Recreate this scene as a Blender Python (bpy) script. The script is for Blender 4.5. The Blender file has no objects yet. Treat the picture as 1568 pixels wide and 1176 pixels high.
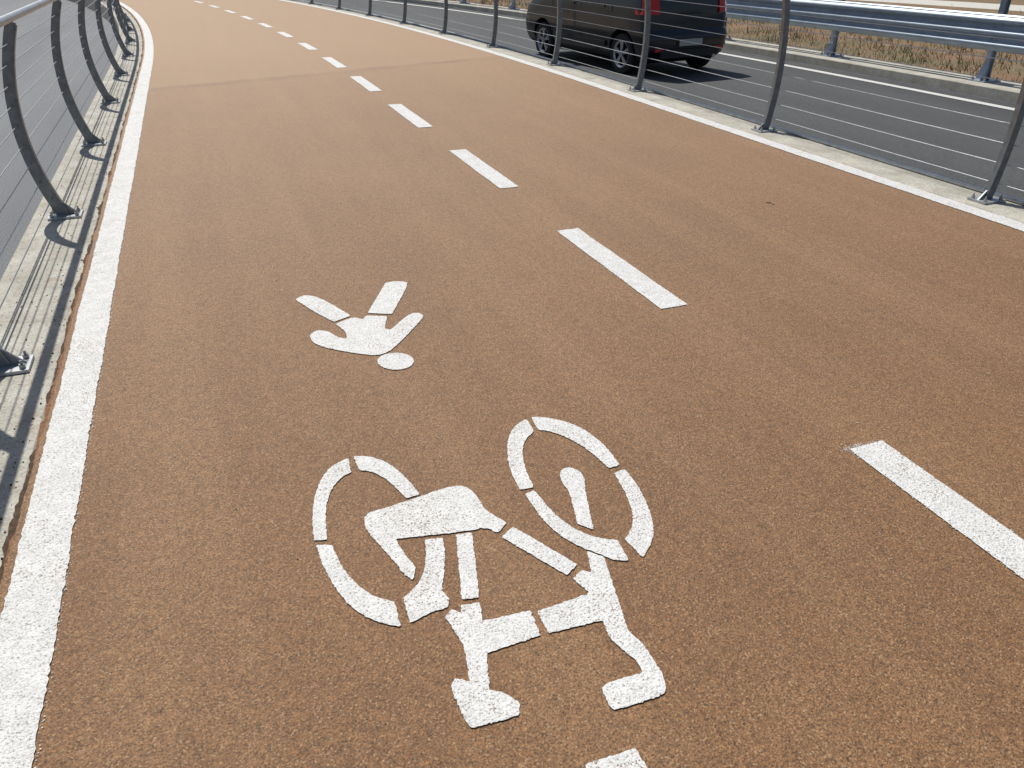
import bpy, math, random, bmesh
from mathutils import Vector, Matrix, noise as mn
from mathutils.geometry import delaunay_2d_cdt
random.seed(7)
S=bpy.context.scene
H=1.6
# ---------- frame of reference : X right of travel, Y along path, Z up
d=Vector((-519,673,-1200)).normalized()
n=Vector((0,1200,673)).normalized()
l=d.cross(n).normalized(); d=n.cross(l).normalized()
R=Matrix((l,d,n))
def tr(u,v,z=0.0):  # back-projects image pixel coordinates through the camera onto a level plane
    """image pixel -> ground metres"""
    w=R@Vector((u-784,588-v,-1200)); t=(z-H)/w.z
    return (w.x*t,w.y*t)
def interp(x,xs,ys):
    if x<=xs[0]: return ys[0]
    for i in range(1,len(xs)):
        if x<=xs[i]:
            a=(x-xs[i-1])/(xs[i]-xs[i-1]); return ys[i-1]*(1-a)+ys[i]*a
    return ys[-1]
def dev(lat,f):
    s0=interp(lat/H,[-.42,1.265,2.98],[8.5,6.6,5.9])*H
    k=.0075/H; t=f-s0
    if t<=0: return 0
    if t>30: return k*(900+60*(t-30))
    return k*t*t
def P(lat,f,z=0): return (lat-dev(lat,f),f,z)
def fr(x,seed,oct=4,base=1.0):
    v=0;a=1;b=base
    for _ in range(oct):
        v+=a*mn.noise(Vector((x*b,seed*7.3,seed*1.7))); a*=.68; b*=2.17
    return v

# ---------- materials
def mat(name):
    m=bpy.data.materials.new(name); m.use_nodes=True
    nt=m.node_tree; b=nt.nodes['Principled BSDF']
    return m,nt,b
def N(nt,t,**kw):
    x=nt.nodes.new(t)
    for k,v in kw.items():
        if k in x.inputs: x.inputs[k].default_value=v
        else: setattr(x,k,v)
    return x
def noise(nt,co,scale,detail=3,rough=.6):
    x=N(nt,'ShaderNodeTexNoise',Scale=scale,Detail=detail,Roughness=rough)
    nt.links.new(co,x.inputs['Vector']); return x.outputs['Fac']
def pos(nt,scale=None):
    g=N(nt,'ShaderNodeNewGeometry').outputs['Position']
    if scale:
        m=N(nt,'ShaderNodeMapping'); m.inputs['Scale'].default_value=scale
        nt.links.new(g,m.inputs['Vector']); return m.outputs['Vector']
    return g
def ramp(nt,fac,stops):
    r=N(nt,'ShaderNodeValToRGB'); e=r.color_ramp.elements
    while len(e)<len(stops): e.new(.5)
    for i,(p,c) in enumerate(stops):
        e[i].position=p; e[i].color=(c[0],c[1],c[2],1) if not isinstance(c,(int,float)) else (c,c,c,1)
    nt.links.new(fac,r.inputs['Fac']); return r.outputs['Color']
def mix(nt,a,b,fac,blend='MIX'):
    m=N(nt,'ShaderNodeMix'); m.data_type='RGBA'; m.blend_type=blend
    def put(sock,v):
        if isinstance(v,bpy.types.NodeSocket): nt.links.new(v,sock)
        elif isinstance(v,(int,float)): sock.default_value=v
        else: sock.default_value=(*v,1)
    put(m.inputs[0],fac); put(m.inputs[6],a); put(m.inputs[7],b)
    return m.outputs[2]
def math_(nt,op,a,b=None,c=None):
    m=N(nt,'ShaderNodeMath'); m.operation=op
    for i,v in enumerate((a,b,c)):
        if v is None: continue
        if isinstance(v,bpy.types.NodeSocket): nt.links.new(v,m.inputs[i])
        else: m.inputs[i].default_value=v
    return m.outputs[0]
def bump(nt,b,h,strength,dist):
    x=N(nt,'ShaderNodeBump',Strength=strength,Distance=dist)
    nt.links.new(h,x.inputs['Height']); nt.links.new(x.outputs[0],b.inputs['Normal'])
def voro(nt,p,scale,out='Distance'):
    v=N(nt,'ShaderNodeTexVoronoi',Scale=scale); nt.links.new(p,v.inputs['Vector']); return v.outputs[out]

m_path,nt,b=mat('path_coating')
p=pos(nt)
fine=noise(nt,p,185,2,.75); med=noise(nt,p,34,3,.65); big=noise(nt,p,.9,4,.55)
streak=noise(nt,pos(nt,(2.6,.14,1)),1.0,4,.6)
c=ramp(nt,big,[(.3,(.188,.092,.037)),(.7,(.232,.115,.046))])
c=mix(nt,c,(.320,.185,.088),math_(nt,'MULTIPLY',ramp(nt,streak,[(.45,0),(.75,1)]),.5))
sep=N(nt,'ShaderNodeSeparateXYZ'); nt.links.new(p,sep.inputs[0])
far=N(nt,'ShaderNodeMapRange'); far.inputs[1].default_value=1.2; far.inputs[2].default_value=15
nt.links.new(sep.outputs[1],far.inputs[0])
c=mix(nt,c,(.40,.250,.130),math_(nt,'MULTIPLY',far.outputs[0],.75))  # backlit sheen and vignetting painted into the coating: paler with distance
c=mix(nt,c,ramp(nt,fine,[(.34,.40),(.45,.9),(.55,1.08),(.68,1.75)]),1.0,'MULTIPLY')
c=mix(nt,c,ramp(nt,med,[(.3,.84),(.7,1.14)]),1.0,'MULTIPLY')
vc=voro(nt,p,240,'Color'); vs=N(nt,'ShaderNodeSeparateColor'); nt.links.new(vc,vs.inputs[0])
c=mix(nt,c,(.48,.34,.19),math_(nt,'MULTIPLY',ramp(nt,vs.outputs[0],[(.91,0),(.95,1)]),.5))
c=mix(nt,c,(.045,.025,.015),math_(nt,'MULTIPLY',ramp(nt,vs.outputs[1],[(.92,0),(.96,1)]),.6))
wob=noise(nt,p,1.6,4,.6)
y=math_(nt,'SUBTRACT',sep.outputs[1],math_(nt,'MULTIPLY',sep.outputs[0],.30))
y=math_(nt,'ADD',y,math_(nt,'MULTIPLY',wob,.45))
dj=math_(nt,'SUBTRACT',y,11.6)
jr=ramp(nt,math_(nt,'ABSOLUTE',dj),[(0,1),(.06,.8),(.22,.0)])
c=mix(nt,c,(.44,.29,.17),math_(nt,'MULTIPLY',ramp(nt,dj,[(0,0),(.2,.25),(.9,.15)]),1))
c=mix(nt,c,(.16,.09,.05),math_(nt,'MULTIPLY',jr,math_(nt,'MULTIPLY',ramp(nt,big,[(.38,.2),(.6,1)]),.55)))
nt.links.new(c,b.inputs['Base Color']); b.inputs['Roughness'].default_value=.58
b.inputs['Specular IOR Level'].default_value=.5
hh=math_(nt,'ADD',fine,math_(nt,'MULTIPLY',noise(nt,p,85,2,.5),.5)); bump(nt,b,hh,.8,.006)

m_white,nt,b=mat('road_paint'); p=pos(nt)
fine=noise(nt,p,170,2,.75); big=noise(nt,p,4,4,.7)
hole=math_(nt,'ADD',fine,math_(nt,'MULTIPLY',big,.36))
w=ramp(nt,noise(nt,p,20,4,.6),[(.3,(.66,.66,.64)),(.7,(.80,.80,.79))])
w=mix(nt,w,ramp(nt,fine,[(.36,.66),(.52,1.0)]),1,'MULTIPLY')
w=mix(nt,w,(.24,.14,.075),ramp(nt,hole,[(.515,1),(.555,0)]))
nt.links.new(w,b.inputs['Base Color']); b.inputs['Roughness'].default_value=.6
bump(nt,b,math_(nt,'ADD',fine,noise(nt,p,85,2,.5)),.65,.006)

def simple(name,col,rough=.6,metal=0,ns=0,amt=.3,bmp=0,bd=.004):
    m,nt,b=mat(name); b.inputs['Roughness'].default_value=rough; b.inputs['Metallic'].default_value=metal
    if ns:
        p=pos(nt)
        c=ramp(nt,noise(nt,p,ns,4,.65),[(.3,tuple(x*(1-amt) for x in col)),(.7,tuple(x*(1+amt) for x in col))])
        nt.links.new(c,b.inputs['Base Color'])
        if bmp: bump(nt,b,noise(nt,p,ns*2,3,.6),bmp,bd)
    else: b.inputs['Base Color'].default_value=(*col,1)
    return m
m_conc,nt,b=mat('concrete'); p=pos(nt)
c=ramp(nt,noise(nt,p,3.5,5,.7),[(.3,(.33,.31,.26)),(.7,(.56,.54,.47))])
c=mix(nt,c,ramp(nt,noise(nt,p,120,3,.7),[(.33,.5),(.48,1),(.7,1.15)]),1,'MULTIPLY')
dd=voro(nt,p,30)
c=mix(nt,c,(.12,.09,.06),math_(nt,'MULTIPLY',ramp(nt,dd,[(.12,1),(.2,0)]),ramp(nt,noise(nt,p,6,3),[(.48,0),(.58,1)])))
c=mix(nt,c,(.30,.18,.10),math_(nt,'MULTIPLY',ramp(nt,noise(nt,p,9,5,.7),[(.55,0),(.7,1)]),.45))
nt.links.new(c,b.inputs['Base Color']); b.inputs['Roughness'].default_value=.85
bump(nt,b,noise(nt,p,70,4,.7),.6,.008)
def asphalt(name,a,bc):
    m,nt,b=mat(name); p=pos(nt)
    c=ramp(nt,noise(nt,pos(nt,(1,.10,1)),1.1,5,.6),[(.3,a),(.7,bc)])
    c=mix(nt,c,ramp(nt,noise(nt,p,90,2,.75),[(.33,.35),(.5,1),(.68,2.2)]),1,'MULTIPLY')
    nt.links.new(c,b.inputs['Base Color']); b.inputs['Roughness'].default_value=.75
    bump(nt,b,noise(nt,p,90,2,.6),.6,.010); return m
m_asph=asphalt('asphalt',(.042,.045,.047),(.064,.067,.070))
m_asphL=asphalt('asphalt_old',(.11,.118,.13),(.16,.168,.18))
m_crack=simple('crack_dirt',(.07,.042,.024),.95,0,45,.6,.6)
m_lip=simple('coating_lip',(.21,.10,.048),.9,0,80,.5,.6)
m_stain=simple('faded_stain',(.10,.055,.03),.8,0,60,.6)
m_steel=simple('galvanised_steel',(.46,.48,.50),.42,.55,14,.18)
m_post=simple('post_steel',(.22,.235,.25),.38,.5,20,.25)
m_rust=simple('bolt',(.42,.41,.40),.35,.7)
m_rail=simple('guardrail_steel',(.34,.40,.47),.42,.45,5,.15)
m_black=simple('rubber',(.018,.018,.018),.8)
m_car=simple('car_paint',(.006,.009,.015),.30); m_car.node_tree.nodes['Principled BSDF'].inputs['Coat Weight'].default_value=.35
m_glass=simple('car_glass',(.010,.012,.014),.06)
m_rim=simple('alloy',(.50,.51,.53),.3,.8)
m_red=simple('tail_lens',(.62,.02,.015),.3)
m_plast=simple('black_plastic',(.018,.019,.021),.6)
m_plate=simple('plate',(.5,.5,.48),.4)
m_in=simple('wheel_well',(.006,.006,.006),.9)
m_field,nt,b=mat('dry_field'); p=pos(nt)
c=ramp(nt,noise(nt,p,.8,6,.7),[(.3,(.09,.085,.04)),(.45,(.20,.15,.08)),(.58,(.25,.14,.08)),(.72,(.32,.27,.17))])
c=mix(nt,c,ramp(nt,noise(nt,p,25,4,.7),[(.3,.45),(.7,1.4)]),1,'MULTIPLY')
nt.links.new(c,b.inputs['Base Color']); b.inputs['Roughness'].default_value=.95; bump(nt,b,noise(nt,p,12,5,.7),.8,.05)
m_dry=simple('dry_grass',(.34,.29,.17),.8,0,3,.4); m_dry2=simple('straw',(.22,.17,.09),.8,0,3,.4); m_green=simple('green_grass',(.085,.11,.04),.8,0,3,.4)
m_gravel=simple('pale_gravel',(.55,.53,.48),.9,0,8,.15)

# ---------- mesh builder
class MB:
    def __init__(s): s.v=[];s.f=[];s.m=[];s.mats=[]
    def mi(s,m):
        if m not in s.mats: s.mats.append(m)
        return s.mats.index(m)
    def face(s,idx,m): s.f.append(idx); s.m.append(s.mi(m))
    def grid(s,rows,m,close=False):
        b0=len(s.v); k=len(rows[0])
        for r in rows: s.v+= [tuple(x) for x in r]
        for i in range(len(rows)-1):
            for j in range(k if close else k-1):
                a=b0+i*k+j; b=b0+i*k+(j+1)%k
                s.face((a,b,b+k,a+k),m)
        return b0
    def loop_caps(s,b0,k,nrow,m):
        s.face(tuple(range(b0,b0+k))[::-1],m); s.face(tuple(range(b0+(nrow-1)*k,b0+nrow*k)),m)
    def box(s,c,sz,m,rot=0):
        cx,cy,cz=c; sx,sy,sz_=[q/2 for q in sz]; ca,sa=math.cos(rot),math.sin(rot); rows=[]
        for z in (-sz_,sz_):
            rows.append([(cx+x*ca-y*sa,cy+x*sa+y*ca,cz+z) for x,y in((-sx,-sy),(sx,-sy),(sx,sy),(-sx,sy))])
        b0=s.grid(rows,m,True); s.loop_caps(b0,4,2,m)
    def tube(s,pts,r,m,k=6):
        rows=[]
        for i,p in enumerate(pts):
            p=Vector(p); a=Vector(pts[max(0,i-1)]); b=Vector(pts[min(len(pts)-1,i+1)])
            t=(b-a).normalized(); up=Vector((0,0,1)) if abs(t.z)<.9 else Vector((1,0,0))
            x=t.cross(up).normalized(); y=x.cross(t)
            rows.append([p+x*r*math.cos(2*math.pi*j/k)+y*r*math.sin(2*math.pi*j/k) for j in range(k)])
        b0=s.grid(rows,m,True); s.loop_caps(b0,k,len(rows),m)
    def cyl(s,c,ax,r,h,m,k=16,r2=None):
        ax=Vector(ax).normalized(); c=Vector(c); up=Vector((0,0,1)) if abs(ax.z)<.9 else Vector((1,0,0))
        x=ax.cross(up).normalized(); y=x.cross(ax); r2=r if r2 is None else r2
        rows=[[c+ax*q*h/2+(x*math.cos(2*math.pi*j/k)+y*math.sin(2*math.pi*j/k))*rr for j in range(k)] for q,rr in((-1,r),(1,r2))]
        b0=s.grid(rows,m,True); s.loop_caps(b0,k,2,m)
    def obj(s,name,parent=None,smooth=False,fix=True):
        me=bpy.data.meshes.new(name); me.from_pydata(s.v,[],s.f)
        for m in s.mats: me.materials.append(m)
        me.polygons.foreach_set('material_index',s.m)
        if smooth: me.polygons.foreach_set('use_smooth',[True]*len(me.polygons))
        me.update()
        if fix:
            bm=bmesh.new(); bm.from_mesh(me); bmesh.ops.recalc_face_normals(bm,faces=bm.faces); bm.to_mesh(me); bm.free()
        o=bpy.data.objects.new(name,me); S.collection.objects.link(o)
        if parent: o.parent=parent
        return o
def frange(a,b,st):
    r=[];x=a
    while x<b-1e-6: r.append(x); x+=st
    r.append(b); return r
def sheet(name,l0,l1,f0,f1,z,m,st=.5,nl=6,j0=0,j1=0,seed=1,base=4):
    mb=MB(); rows=[]
    for f in frange(f0,f1,st):
        r=[]
        for i in range(nl+1):
            la=l0+(l1-l0)*i/nl
            if i==0 and j0: la+=j0*fr(f,seed,6,base)
            if i==nl and j1: la+=j1*fr(f,seed+5,6,base)
            r.append(P(la,f,z))
        rows.append(r)
    mb.grid(rows,m); return mb.obj(name,fix=False)
def slab(name,l0,l1,f0,f1,z0,z1,m,st=.5):
    mb=MB(); rows=[[P(l0,f,z0),P(l0,f,z1-.012),P(l0+.012,f,z1),P(l1-.012,f,z1),P(l1,f,z1-.012),P(l1,f,z0)] for f in frange(f0,f1,st)]
    mb.grid(rows,m,True); mb.loop_caps(0,6,len(rows),m); return mb.obj(name)

# ---------- ground, roads
g=MB(); g.grid([[(-900,-900,-.45),(900,-900,-.45)],[(-900,900,-.45),(900,900,-.45)]],m_field); g.obj('ground',fix=False)
sheet('road',-13,-1.19,-8,75,-.40,m_asphL,1,8)
sheet('road',5.2,11.0,-8,75,-.396,m_asph,1,8)
LW=.145
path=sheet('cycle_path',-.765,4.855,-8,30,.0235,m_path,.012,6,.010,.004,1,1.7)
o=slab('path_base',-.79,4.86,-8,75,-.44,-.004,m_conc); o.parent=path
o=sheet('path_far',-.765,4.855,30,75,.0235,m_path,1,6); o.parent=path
slab('concrete_kerb',-1.20,-.775,-8,75,-.44,.012,m_conc)
slab('concrete_kerb',4.84,5.27,-8,75,-.44,.012,m_conc)
o=sheet('edge_crack',-.785,-.75,-8,30,.0165,m_crack,.010,2,.020,0,3,1.9); o.parent=path
o=sheet('edge_lip',-.774,-.745,-8,30,.0200,m_lip,.010,2,.014,0,9,3.1); o.parent=path
ZP=.0275
markings=bpy.data.objects.new('path_markings',None); S.collection.objects.link(markings)
def line(name,lc,f0,f1,z=ZP,w=LW,st=.012,j=.0018,m=m_white,par=markings,skew=0):
    mb=MB(); rows=[]; sd=random.uniform(0,50)
    fs=frange(f0,f1,st)
    for i,f in enumerate(fs):
        a=P(lc-w/2+random.gauss(0,j*.6)+j*1.5*fr(f,sd,3,3),f,z);b_=P(lc+w/2+random.gauss(0,j*.6)+j*1.5*fr(f,sd+9,3,3),f,z)
        rows.append([a,((a[0]*2+b_[0])/3,f,z),((a[0]+b_[0]*2)/3,f,z),b_])
    for r in (rows[0],rows[-1]):
        for i in range(4): r[i]=(r[i][0],r[i][1]+random.gauss(0,.003),z)
    mb.grid(rows,m); o=mb.obj(name,fix=False); o.parent=par; return o
line('left_edge_line',-.672,-4,30,j=.0028)
line('left_edge_line_far',-.672,30.05,75,st=1)
line('right_edge_line',4.765,-4,30,j=.0028)
line('right_edge_line_far',4.765,30.05,75,st=1)
dashes=[(1.754,.55)]
def fw(u,v): return tr(u,v,ZP)[1]
for (a,bb) in [((862,352),(1017,472)),((693,230),(770,288)),((596,160),(646,195)),((541,117),(566,140)),((492,88),(512,104))]:
    dashes.append((fw(*a),fw(*bb)))
f=dashes[-1][0]
while f<70:
    f+=2.27; dashes.append((f,f-1.15))
dashes.append((.1-.5,-1.6))
for i,(a,bb) in enumerate(dashes): line('dash_%d'%i,2.024,bb,a,w=.15,st=.012 if a<12 else .1)
mb=MB()
def flecks(cx,cy,sx,sy,k,r0=.0010,r1=.0026):
    for i in range(k):
        x=cx+random.gauss(0,sx); y=cy+random.gauss(0,sy); r=random.uniform(r0,r1); q=len(mb.v); a=random.random()*6
        mb.v+=[(x+r*math.cos(a+t)*random.uniform(.6,1.4),y+r*math.sin(a+t)*random.uniform(.6,1.4),ZP-.001) for t in(0,1.57,3.14,4.71)]
        mb.face((q,q+1,q+2,q+3),m_white)
flecks(1.99,1.758,.038,.007,170); flecks(1.947,1.72,.007,.03,50)
for a,bb in dashes[:4]:
    flecks(2.024,a,.06,.006,30); flecks(2.024,bb,.06,.006,30)
    for s in(-1,1): flecks(2.024+s*.077,(a+bb)/2,.003,.35,70)
for k in range(600):
    f=random.uniform(.2,9)
    flecks(-.60+.004+abs(random.gauss(0,.003)),f,.001,.01,1)
    if k<200: flecks(4.69,random.uniform(2.5,12),.004,.01,1)
mb.obj('overspray',markings,fix=False)

# ---------- stencilled symbols
def smooth_poly(p,it=2,lim=48):
    for _ in range(it):
        q=[];k=len(p)
        for i in range(k):
            a=Vector(p[i-1]);b=Vector(p[i]);c=Vector(p[(i+1)%k])
            la=(a-b).length; lc=(c-b).length
            ang=math.degrees((b-a).angle(c-b)) if la>1e-6 and lc>1e-6 else 0
            if ang<lim: q.append(tuple(b+(a-b)*.25)); q.append(tuple(b+(c-b)*.25))
            else: q.append(tuple(b+(a-b)*min(.25,1.3/la))); q.append(tuple(b+(c-b)*min(.25,1.3/lc)))
        p=q
    return p
def stencil(name,polys,par):
    mb=MB()
    for p in polys:
        w=[Vector(tr(x,y,ZP)) for x,y in smooth_poly(p)]
        q=[]
        for i in range(len(w)):
            a=w[i];b=w[(i+1)%len(w)]; k=max(1,int((b-a).length/.006))
            for j in range(k):
                c=a+(b-a)*j/k
                if q and (c-q[-1]).length<.0035: continue
                q.append(c)
        if (q[0]-q[-1]).length<.0035: q.pop()
        q=[c+Vector((random.gauss(0,.0010),random.gauss(0,.0010))) for c in q]
        vs,es,fs,_,_,_=delaunay_2d_cdt(q,[],[list(range(len(q)))],1,1e-6)
        b0=len(mb.v); mb.v+=[(v.x,v.y,ZP) for v in vs]
        for fc in fs:
            fc=list(fc)
            a,b,c=[vs[i] for i in fc[:3]]
            if (b-a).cross(c-a)<0: fc.reverse()
            mb.face(tuple(b0+i for i in fc),m_white)
    o=mb.obj(name,fix=False); o.parent=par; return o
def ell(cx,cy,rx,ry,rot=0,k=20):
    return [(cx+rx*math.cos(t)*math.cos(rot)-ry*math.sin(t)*math.sin(rot),cy+rx*math.cos(t)*math.sin(rot)+ry*math.sin(t)*math.cos(rot)) for t in [2*math.pi*i/k for i in range(k)]]
bike=[
 [(533,701),(507,713),(490,735),(480,765),(478,800),(481,828),(501,826),(498,795),(501,765),(511,742),(524,730),(538,723)],
 [(541,698),(562,698),(585,704),(608,718),(628,738),(643,757),(622,763),(605,745),(587,730),(567,721),(550,720)],
 [(484,834),(493,862),(508,892),(530,922),(556,943),(585,955),(614,959),(604,921),(582,916),(560,906),(538,886),(520,862),(508,834)],
 [(650,826),(678,823),(682,850),(680,880),(677,905),(688,916),(686,930),(665,935),(645,946),(628,954),(617,915),(636,900),(648,880),(653,850)],
 [(557,795),(562,786),(578,781),(620,768),(665,752),(692,744),(712,744),(724,752),(736,768),(742,780),(776,800),(762,816),(745,807),(720,812),(690,816),(645,821),(606,825),(617,845),(637,869),(632,888),(620,880),(600,855),(575,828),(561,812)],
 [(698,818),(723,815),(734,915),(707,918)],
 [(786,806),(884,864),(868,881),(768,822)],
 [(681,943),(693,932),(707,940),(705,926),(735,922),(739,951),(812,934),(828,973),(745,1000),(750,1056),(775,1061),(797,1078),(794,1096),(722,1115),(712,1105),(690,1050),(697,1038),(719,1044),(712,990),(700,972)],
 [(822,936),(903,908),(877,886),(891,873),(906,876),(898,843.5),(925.5,852.5),(938,895),(953,935),(960,965),(985,985),(1003,1013),(1018,1038),(1020,1060),(1006,1068),(941,1087),(931,1078),(921,1052),(934,1044),(985,1029),(972,1008),(940,985),(928,966),(923,949),(840,970)],
 [(806,641),(790,650),(778,668),(776,695),(783,725),(796,750),(817,746),(805,720),(799,693),(803,674),(818,660)],
 [(813,638),(838,639),(870,646),(900,660),(928,683),(949,712),(932,717),(912,698),(888,680),(862,667),(838,659),(824,658)],
 [(940,724),(957,718),(978,745),(993,775),(1002,808),(998,832),(984,853),(956,825),(967,812),(970,790),(960,758)],
 [(818,750),(838,775),(862,798),(890,815),(920,825),(946,827),(963,858),(940,858),(926,851),(897,841),(870,828),(845,810),(825,788),(804,757)],
 [(857,724),(862,717),(872,715),(884,719),(893,727),(895,735),(896,750),(909,811),(884,802),(872,752),(864,742),(858,733)],
]
stencil('bicycle_symbol',bike,markings)
ped=[ell(606,553,28,13,0,24),
 [(590,433),(607,430),(624,432),(622,442),(600,481),(563,479)],
 [(452,458),(466,451),(490,455),(537,483),(512,493),(480,477)],
 [(514,496),(540,485),(556,489),(560,483),(593,484),(589,503),(598,505),(625,481),(640,478),(649,483),(645,490),(602,535),(580,545),(545,541),(500,533),(479,525),(474,513),(485,505),(503,507),(518,517),(532,518),(529,507)]]
stencil('pedestrian_symbol',ped,markings)
stencil('arrow_symbol',[[(895,1170),(974,1145),(990,1176),(1060,1250),(960,1290),(905,1200)]],markings)
mb=MB()
for (u,v,r) in((1177,309,.022),(1184,312,.011)):
    x,y=tr(u,v,.03); q=len(mb.v); k=18
    mb.v+=[(x+r*math.cos(6.283*j/k)*(1+.35*fr(j,u,2,1)),y+r*.8*math.sin(6.283*j/k)*(1+.35*fr(j,v,2,1)),.0255+.0003*(u%7)) for j in range(k)]
    mb.face(tuple(range(q,q+k)),m_stain)
mb.obj('stain',markings,fix=False)

# ---------- railings
def railing(name,lat,sgn,f0,step,cnt,Ht,B):
    root=bpy.data.objects.new(name,None); S.collection.objects.link(root)
    off=lambda z: sgn*B*4*(z/Ht)*(1-z/Ht)
    posts=MB()
    for i in range(cnt):
        f=f0+i*step; rows=[]
        for k in range(17):
            z=.02+(Ht-.02)*k/16; o=off(z); t=Vector((sgn*B*4*(1-2*z/Ht)/Ht,0,1)).normalized(); nx=Vector((t.z,0,-t.x))
            c=Vector(P(lat,f,0)); c.x+=o; c.z=z
            w=.036-.008*z/Ht; th=.009
            rows.append([c-nx*w-Vector((0,th,0)),c+nx*w-Vector((0,th,0)),c+nx*w+Vector((0,th,0)),c-nx*w+Vector((0,th,0))])
        b0=posts.grid(rows,m_post,True); posts.loop_caps(b0,4,17,m_post)
        rows=[]
        for k in range(17):
            z=.03+(Ht-.04)*k/16; o=off(z); t=Vector((sgn*B*4*(1-2*z/Ht)/Ht,0,1)).normalized(); nx=Vector((t.z,0,-t.x))*(-sgn)
            c=Vector(P(lat,f,0)); c.x+=o; c.z=z; w=.036-.008*z/Ht; y_=Vector((0,.020,0))
            rows.append([c+nx*(w+.0005)-y_,c+nx*(w+.007)-y_,c+nx*(w+.007)+y_,c+nx*(w+.0005)+y_])
        b0=posts.grid(rows,m_post,True); posts.loop_caps(b0,4,17,m_post)
        c=P(lat,f,0)
        posts.box((c[0],c[1],.021),(.20,.15,.014),m_steel)
        for a in(-1,1):
            for e in(-1,1):
                posts.cyl((c[0]+a*.075,c[1]+e*.05,.037),(0,0,1),.013,.018,m_rust,6)
                posts.cyl((c[0]+a*.075,c[1]+e*.05,.052),(0,0,1),.006,.02,m_rust,6)
        b1=len(posts.v)
        for yy in(-.006,.006):
            posts.v+=[(c[0]-.0,c[1]+yy,.028),(c[0]-sgn*.085,c[1]+yy,.028),(c[0]+.005*sgn,c[1]+yy,.12)]
        posts.face((b1,b1+1,b1+2),m_post);posts.face((b1+3,b1+5,b1+4),m_post);posts.face((b1+1,b1+4,b1+5,b1+2),m_post)
    posts.obj('posts',root)
    w=MB(); fs=frange(f0-.4,f0+(cnt-1)*step,step/2)
    for k in range(9):
        z=.14+k*(Ht-.14)/9
        w.tube([(P(lat,f)[0]+off(z),f,z-.004*math.sin((f-f0)/step*math.pi)**2) for f in fs],.0034,m_steel,5)
    w.obj('cables',root,True)
    t=MB(); t.tube([(P(lat,f)[0],f,Ht+.02) for f in fs],.024,m_steel,12)
    t.obj('handrail',root,True)
    return root
railing('railing',-.985,-1,3.54-2.31*4,2.31,30,1.2,.125)
railing('railing',5.09,1,3.95-2.56*4,2.56,27,1.31,.075)
t=MB(); t.tube([P(5.235,f,.030) for f in frange(-6,60,1)],.017,m_steel,8); t.obj('conduit_pipe',None,True)

# ---------- far side of the road
slab('road_kerb',11.0,11.75,-8,75,-.44,-.25,m_conc)
rm=bpy.data.objects.new('road_markings',None); S.collection.objects.link(rm)
line('road_edge_line',10.50,-8,75,z=-.390,w=.16,st=1,par=rm)
line('left_road_line',-4.9,-8,75,z=-.392,w=.12,st=1,par=rm)
gr=bpy.data.objects.new('guardrail',None); S.collection.objects.link(gr)
mb=MB(); prof=[]
for k in range(25):
    z=.20+.50*k/24; prof.append((.035*math.cos((k/24)*6*math.pi),z))
rows=[[P(11.25+a,f,z) for a,z in prof]+[P(11.255+a,f,z) for a,z in reversed(prof)] for f in frange(-8,60,1)]
b0=mb.grid(rows,m_rail,True); mb.obj('beam',gr,True)
mb=MB(); mb.tube([P(11.38,f,1.02) for f in frange(-8,60,1)],.05,m_rail,12); mb.obj('top_rail',gr,True)
mb=MB()
f=9.5-3.4*5
while f<60:
    c=P(11.42,f)
    mb.box((c[0],c[1],.38),(.10,.012,1.28),m_rail); mb.box((c[0]-.05,c[1],.38),(.010,.08,1.28),m_rail); mb.box((c[0]+.05,c[1],.38),(.010,.08,1.28),m_rail)
    mb.box((c[0],c[1],-.24),(.34,.30,.02),m_rail)
    for a in(-1,1):
        for e in(-1,1): mb.cyl((c[0]+a*.13,c[1]+e*.11,-.21),(0,0,1),.018,.04,m_rust,6)
    mb.box((c[0]-.10,c[1],.42),(.11,.10,.22),m_rail)
    b1=len(mb.v)
    for yy in(-.05,.05): mb.v+=[(c[0]-.05,c[1]+yy,-.23),(c[0]-.16,c[1]+yy,-.23),(c[0]-.05,c[1]+yy,.0)]
    mb.face((b1,b1+1,b1+2),m_rail);mb.face((b1+3,b1+5,b1+4),m_rail);mb.face((b1+1,b1+4,b1+5,b1+2),m_rail)
    f+=3.4
mb.obj('posts',gr)
sheet('gravel_track',27.5,31,-8,75,-.43,m_gravel,1,4)
sheet('verge',11.7,27,-8,75,-.36,m_field,1,10)
mb=MB()
for i in range(24000):
    lat=11.8+abs(random.gauss(0,1))*5; f=random.uniform(1,45)
    cl=mn.noise(Vector((lat*.9,f*.9,0)))*2.2+random.gauss(0,.35)
    if cl<-.4: continue
    m=m_green if mn.noise(Vector((lat*.6,f*.6,9)))+random.gauss(0,.2)>.12 else random.choice((m_dry,m_dry,m_dry2))
    hgt=random.uniform(.04,.13)*(1+max(0,cl)*1.1); a=random.uniform(0,6.28); x,y,z=P(lat,f,-.36)
    dx,dy=math.cos(a)*.009,math.sin(a)*.009; q=len(mb.v)
    mb.v+=[(x-dx,y-dy,z),(x+dx,y+dy,z),(x+random.gauss(0,.07),y+random.gauss(0,.07),z+hgt)]; mb.face((q,q+1,q+2),m)
mb.obj('grass',fix=False)

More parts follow.
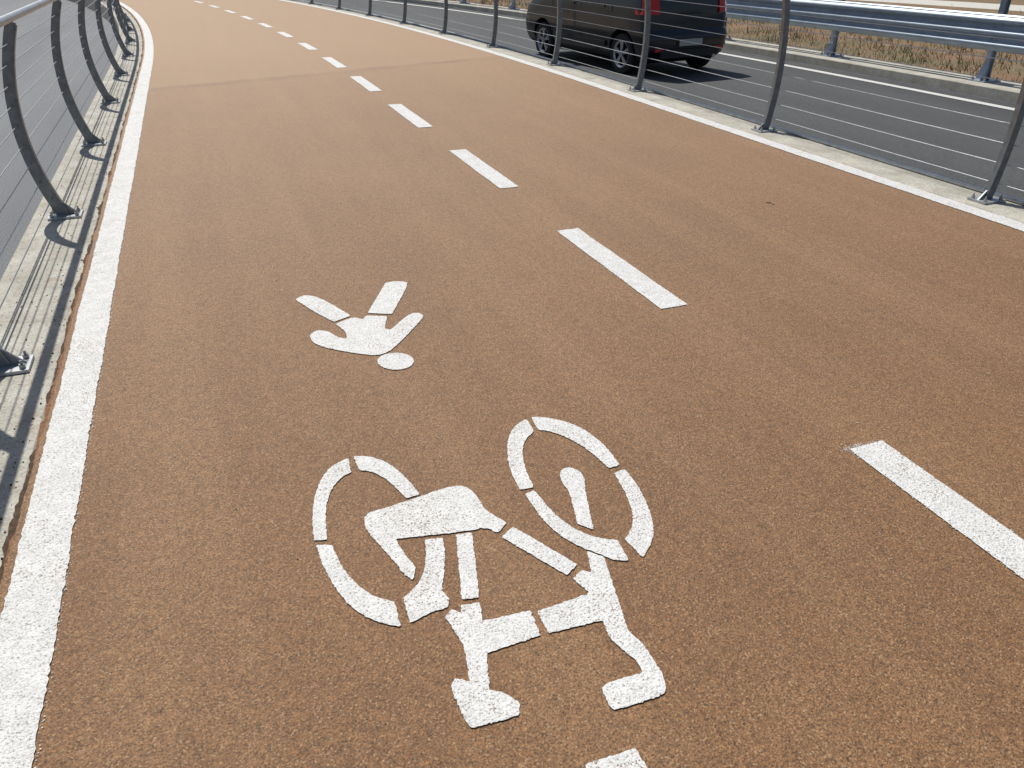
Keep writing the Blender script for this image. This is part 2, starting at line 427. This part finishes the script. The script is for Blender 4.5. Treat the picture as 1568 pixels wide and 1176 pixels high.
# ---------- debris
mb=MB()
for i in range(520):
    if random.random()<.93: la=-.80-abs(random.gauss(0,.07)) if random.random()<.7 else random.uniform(-1.15,-.78)
    else: la=random.uniform(-.5,4.7)
    f=random.uniform(1,14) ; r=random.uniform(.0015,.005)*(1 if la<-.77 else .6); z=.024 if la>-.77 else .013
    c=P(la,f,z+r*.4); k=5; a0=random.random()*6
    rows=[[(c[0]+r*q*math.cos(a0+6.283*j/k)*random.uniform(.7,1.3),c[1]+r*q*math.sin(a0+6.283*j/k)*random.uniform(.7,1.3),c[2]+zz*r) for j in range(k)] for q,zz in((1,-.5),(.6,.6))]
    mm=random.choice([m_crack,m_gravel,m_crack,m_lip])
    b0=mb.grid(rows,mm,True); mb.loop_caps(b0,k,2,mm)
mb.obj('pebbles')

# ---------- car
car=bpy.data.objects.new('car',None); S.collection.objects.link(car)
U=lambda z: z if z<.6 else z+.20*(z-.6)
sl=[(.22,.14,3.74,.74),(.30,.04,3.83,.81),(.42,.0,3.88,.84),(.58,.0,3.88,.86),(.64,.025,3.87,.862),(.68,.07,3.85,.858),(.82,.08,3.80,.860),(.93,.09,3.60,.852),(1.0,.105,3.25,.842),(1.05,.115,2.92,.83),(1.07,.12,2.86,.82),(1.30,.20,2.50,.75),(1.48,.29,2.18,.69),(1.54,.35,2.02,.655),(1.58,.44,1.85,.60),(1.60,.65,1.6,.48)]
sidep=[0,.10,.13,.30,.52,.55,.80,.88,1.0]
def outline(yr,yf,w,z):
    r=min(.20,w*.3); pts=[]
    def corner(cx,cy,a0,k=6):
        for i in range(k):
            a=math.radians(a0+90*i/(k-1)); pts.append((cx+r*math.cos(a),cy+r*math.sin(a)*.8,z))
    corner(-w+r,yr+r*.8,180)
    for t in(.15,.5,.85): pts.append((-w+r+(2*w-2*r)*t,yr-.02*math.sin(t*math.pi),z))
    corner(w-r,yr+r*.8,270)
    y0,y1=yr+r*.8,yf-r*.8
    for t in sidep[1:-1]: pts.append((w+.008*math.sin(t*math.pi),y0+(y1-y0)*t,z))
    corner(w-r,yf-r*.8,0)
    for t in(.15,.5,.85): pts.append((w-r-(2*w-2*r)*t,yf+.05*math.sin(t*math.pi),z))
    corner(-w+r,yf-r*.8,90)
    for t in reversed(sidep[1:-1]): pts.append((-w-.008*math.sin(t*math.pi),y0+(y1-y0)*t,z))
    return pts
mb=MB(); rows=[outline(a[1],a[2],a[3],U(a[0])) for a in sl]; K=len(rows[0])
mb.mi(m_car);mb.mi(m_glass);mb.mi(m_plast);mb.mi(m_in);mb.mi(m_red)
for r in rows: mb.v+=r
for i in range(len(rows)-1):
    for j in range(K):
        a=i*K+j;b=i*K+(j+1)%K
        z=(sl[i][0]+sl[i+1][0])/2
        m=m_car
        if z<.33: m=m_plast
        if 1.07<=z<=1.48:
            m=m_glass if not(1<=j<=4 or 9<=j<=13) else m_car
            if j in (16,19): m=m_car
            off0=6+3+6+7+6+3+6
            if j-off0 in (2,4): m=m_car
        mb.face((a,b,b+K,a+K),m)
mb.loop_caps(0,K,len(rows),m_car)
body=mb.obj('body',car,True)
ct=MB()
for mm in(m_car,m_glass,m_plast,m_in): ct.mi(mm)
for y in(.66,3.12):
    for s in(-1,1): ct.cyl((s*.80,y,.33),(1,0,0),.355,.42,m_in,32)
cut=ct.obj('cut',None)
bo=body.modifiers.new('b','BOOLEAN'); bo.object=cut; bo.operation='DIFFERENCE'; bo.solver='EXACT'
bpy.context.view_layer.update()
dg=bpy.context.evaluated_depsgraph_get(); me=bpy.data.meshes.new_from_object(body.evaluated_get(dg)); body.modifiers.clear(); body.data=me
bpy.data.objects.remove(cut)
try: me.set_sharp_from_angle(angle=math.radians(35))
except Exception as e: print(e)
for k,(x,y) in enumerate([(-.76,.66),(.76,.66),(-.76,3.12),(.76,3.12)]):
    s=-1 if x<0 else 1; mb=MB(); rows=[]
    for (rx,rr) in [(-.09,.20),(-.095,.28),(-.07,.305),(.07,.305),(.092,.285),(.096,.215),(.075,.205),(.04,.195)]:
        rows.append([(x+s*rx,y+rr*math.cos(6.2832*j/36),.305+rr*math.sin(6.2832*j/36)) for j in range(36)])
    b0=mb.grid(rows,m_black,True)
    mb.face(tuple(range(b0,b0+36)),m_black)
    mb.cyl((x+s*.035,y,.305),(s,0,0),.2,.01,m_in,32)
    rows=[[(x+s*rx,y+rr*math.cos(6.2832*j/36),.305+rr*math.sin(6.2832*j/36)) for j in range(36)] for rx,rr in[(.06,.192),(.088,.213),(.094,.206),(.07,.180)]]
    mb.grid(rows,m_rim,True)
    for q in range(5):
        for dq in(-.14,.14):
            a=6.2832*q/5+.3+dq; ca,sa=math.cos(a),math.sin(a)
            c0=Vector((x+s*.085,y+.03*ca,.305+.03*sa)); c1=Vector((x+s*.08,y+.195*ca,.305+.195*sa))
            tx=Vector((0,-sa,ca)); b1=len(mb.v)
            for c,ww in((c0,.014),(c1,.017)):
                for dd in(-1,1):
                    mb.v.append(tuple(c+tx*ww*dd)); mb.v.append(tuple(c+tx*ww*dd-Vector((s*.03,0,0))))
            for ff in[(0,2,6,4),(0,4,5,1),(2,3,7,6),(1,5,7,3)]: mb.face(tuple(b1+i for i in ff),m_rim)
    mb.cyl((x+s*.08,y,.305),(s,0,0),.04,.03,m_rim,16)
    mb.obj('wheel_%d'%(k+1),car,False)
mb=MB()
for s in(-1,1):
    for z0,z1 in((.86,1.02),(1.02,1.26)):
        rows=[]
        for z in(z0,z1):
            yo=.06+(z-.86)*.24
            rows.append([(s*.60,yo-.012,U(z)),(s*.74,yo+.02,U(z)),(s*(.845-(z-.88)*.16),yo+.10,U(z)),(s*(.862-(z-.88)*.18),yo+.27,U(z)),(s*.7,yo+.27,U(z)),(s*.60,yo+.07,U(z))])
        b0=mb.grid(rows,m_red,True); mb.loop_caps(b0,6,2,m_red)
    mb.box((s*.60,.005,.40),(.16,.03,.045),m_red)
    mb.box((s*.97,2.62,U(1.10)),(.20,.10,.14),m_car); mb.box((s*.86,2.64,U(1.06)),(.08,.05,.04),m_plast)
    for y in(1.25,2.15): mb.box((s*.862,y,U(.92)),(.03,.17,.03),m_car)
    for y in (.95,1.85,2.78): mb.box((s*.8615,y,.72),(.004,.008,.55),m_in)
    mb.box((s*.865,1.9,.42),(.02,1.6,.09),m_plast)
mb.box((0,-.005,.34),(1.15,.04,.12),m_plast)
mb.box((0,-.012,.50),(.54,.03,.13),m_plast); mb.box((0,-.032,.50),(.46,.010,.10),m_plate)
mb.box((0,.075,U(.86)),(.50,.03,.03),m_plast)
mb.box((0,.15,U(1.10)),(.5,.02,.02),m_plast,.12)
mb.cyl((.5,.03,.27),(0,1,0),.03,.12,m_rim,12)
mb.box((0,1.9,.20),(1.2,3.0,.08),m_in)
for s in(-1,1): mb.box((s*.55,3.80,.76),(.30,.10,.15),m_plate)
mb.box((0,3.88,.5),(.9,.04,.18),m_plast)
mb.obj('trim_and_lamps',car)
car.location=(8.03,12.62,-.396); car.rotation_euler=(0,0,math.radians(8.5)); car.scale=(1.09,1.07,1.07)

# ---------- light
sd=Vector((-.12,.60,1)).normalized()
el=math.asin(sd.z); az=math.atan2(sd.x,sd.y)
w=bpy.data.worlds.new('World'); S.world=w; w.use_nodes=True; nt=w.node_tree
sky=nt.nodes.new('ShaderNodeTexSky'); sky.sky_type='NISHITA'; sky.sun_disc=False; sky.sun_elevation=el; sky.sun_rotation=az
sky.dust_density=1.5
nt.links.new(sky.outputs[0],nt.nodes['Background'].inputs[0]); nt.nodes['Background'].inputs[1].default_value=.07
L=bpy.data.lights.new('sun','SUN'); L.energy=4.3; L.angle=math.radians(.55); L.color=(1,.96,.885)
so=bpy.data.objects.new('sun',L); S.collection.objects.link(so); so.rotation_euler=sd.to_track_quat('Z','Y').to_euler()
S.view_settings.view_transform='Standard'; S.view_settings.look='None'; S.view_settings.exposure=0
cam=bpy.data.cameras.new('camera'); cam.sensor_width=36; cam.lens=36*1200/1568; cam.clip_end=3000; cam.clip_start=.05
co=bpy.data.objects.new('camera',cam); S.collection.objects.link(co)
M=R.to_4x4(); M.translation=(0,0,H); co.matrix_world=M; S.camera=co
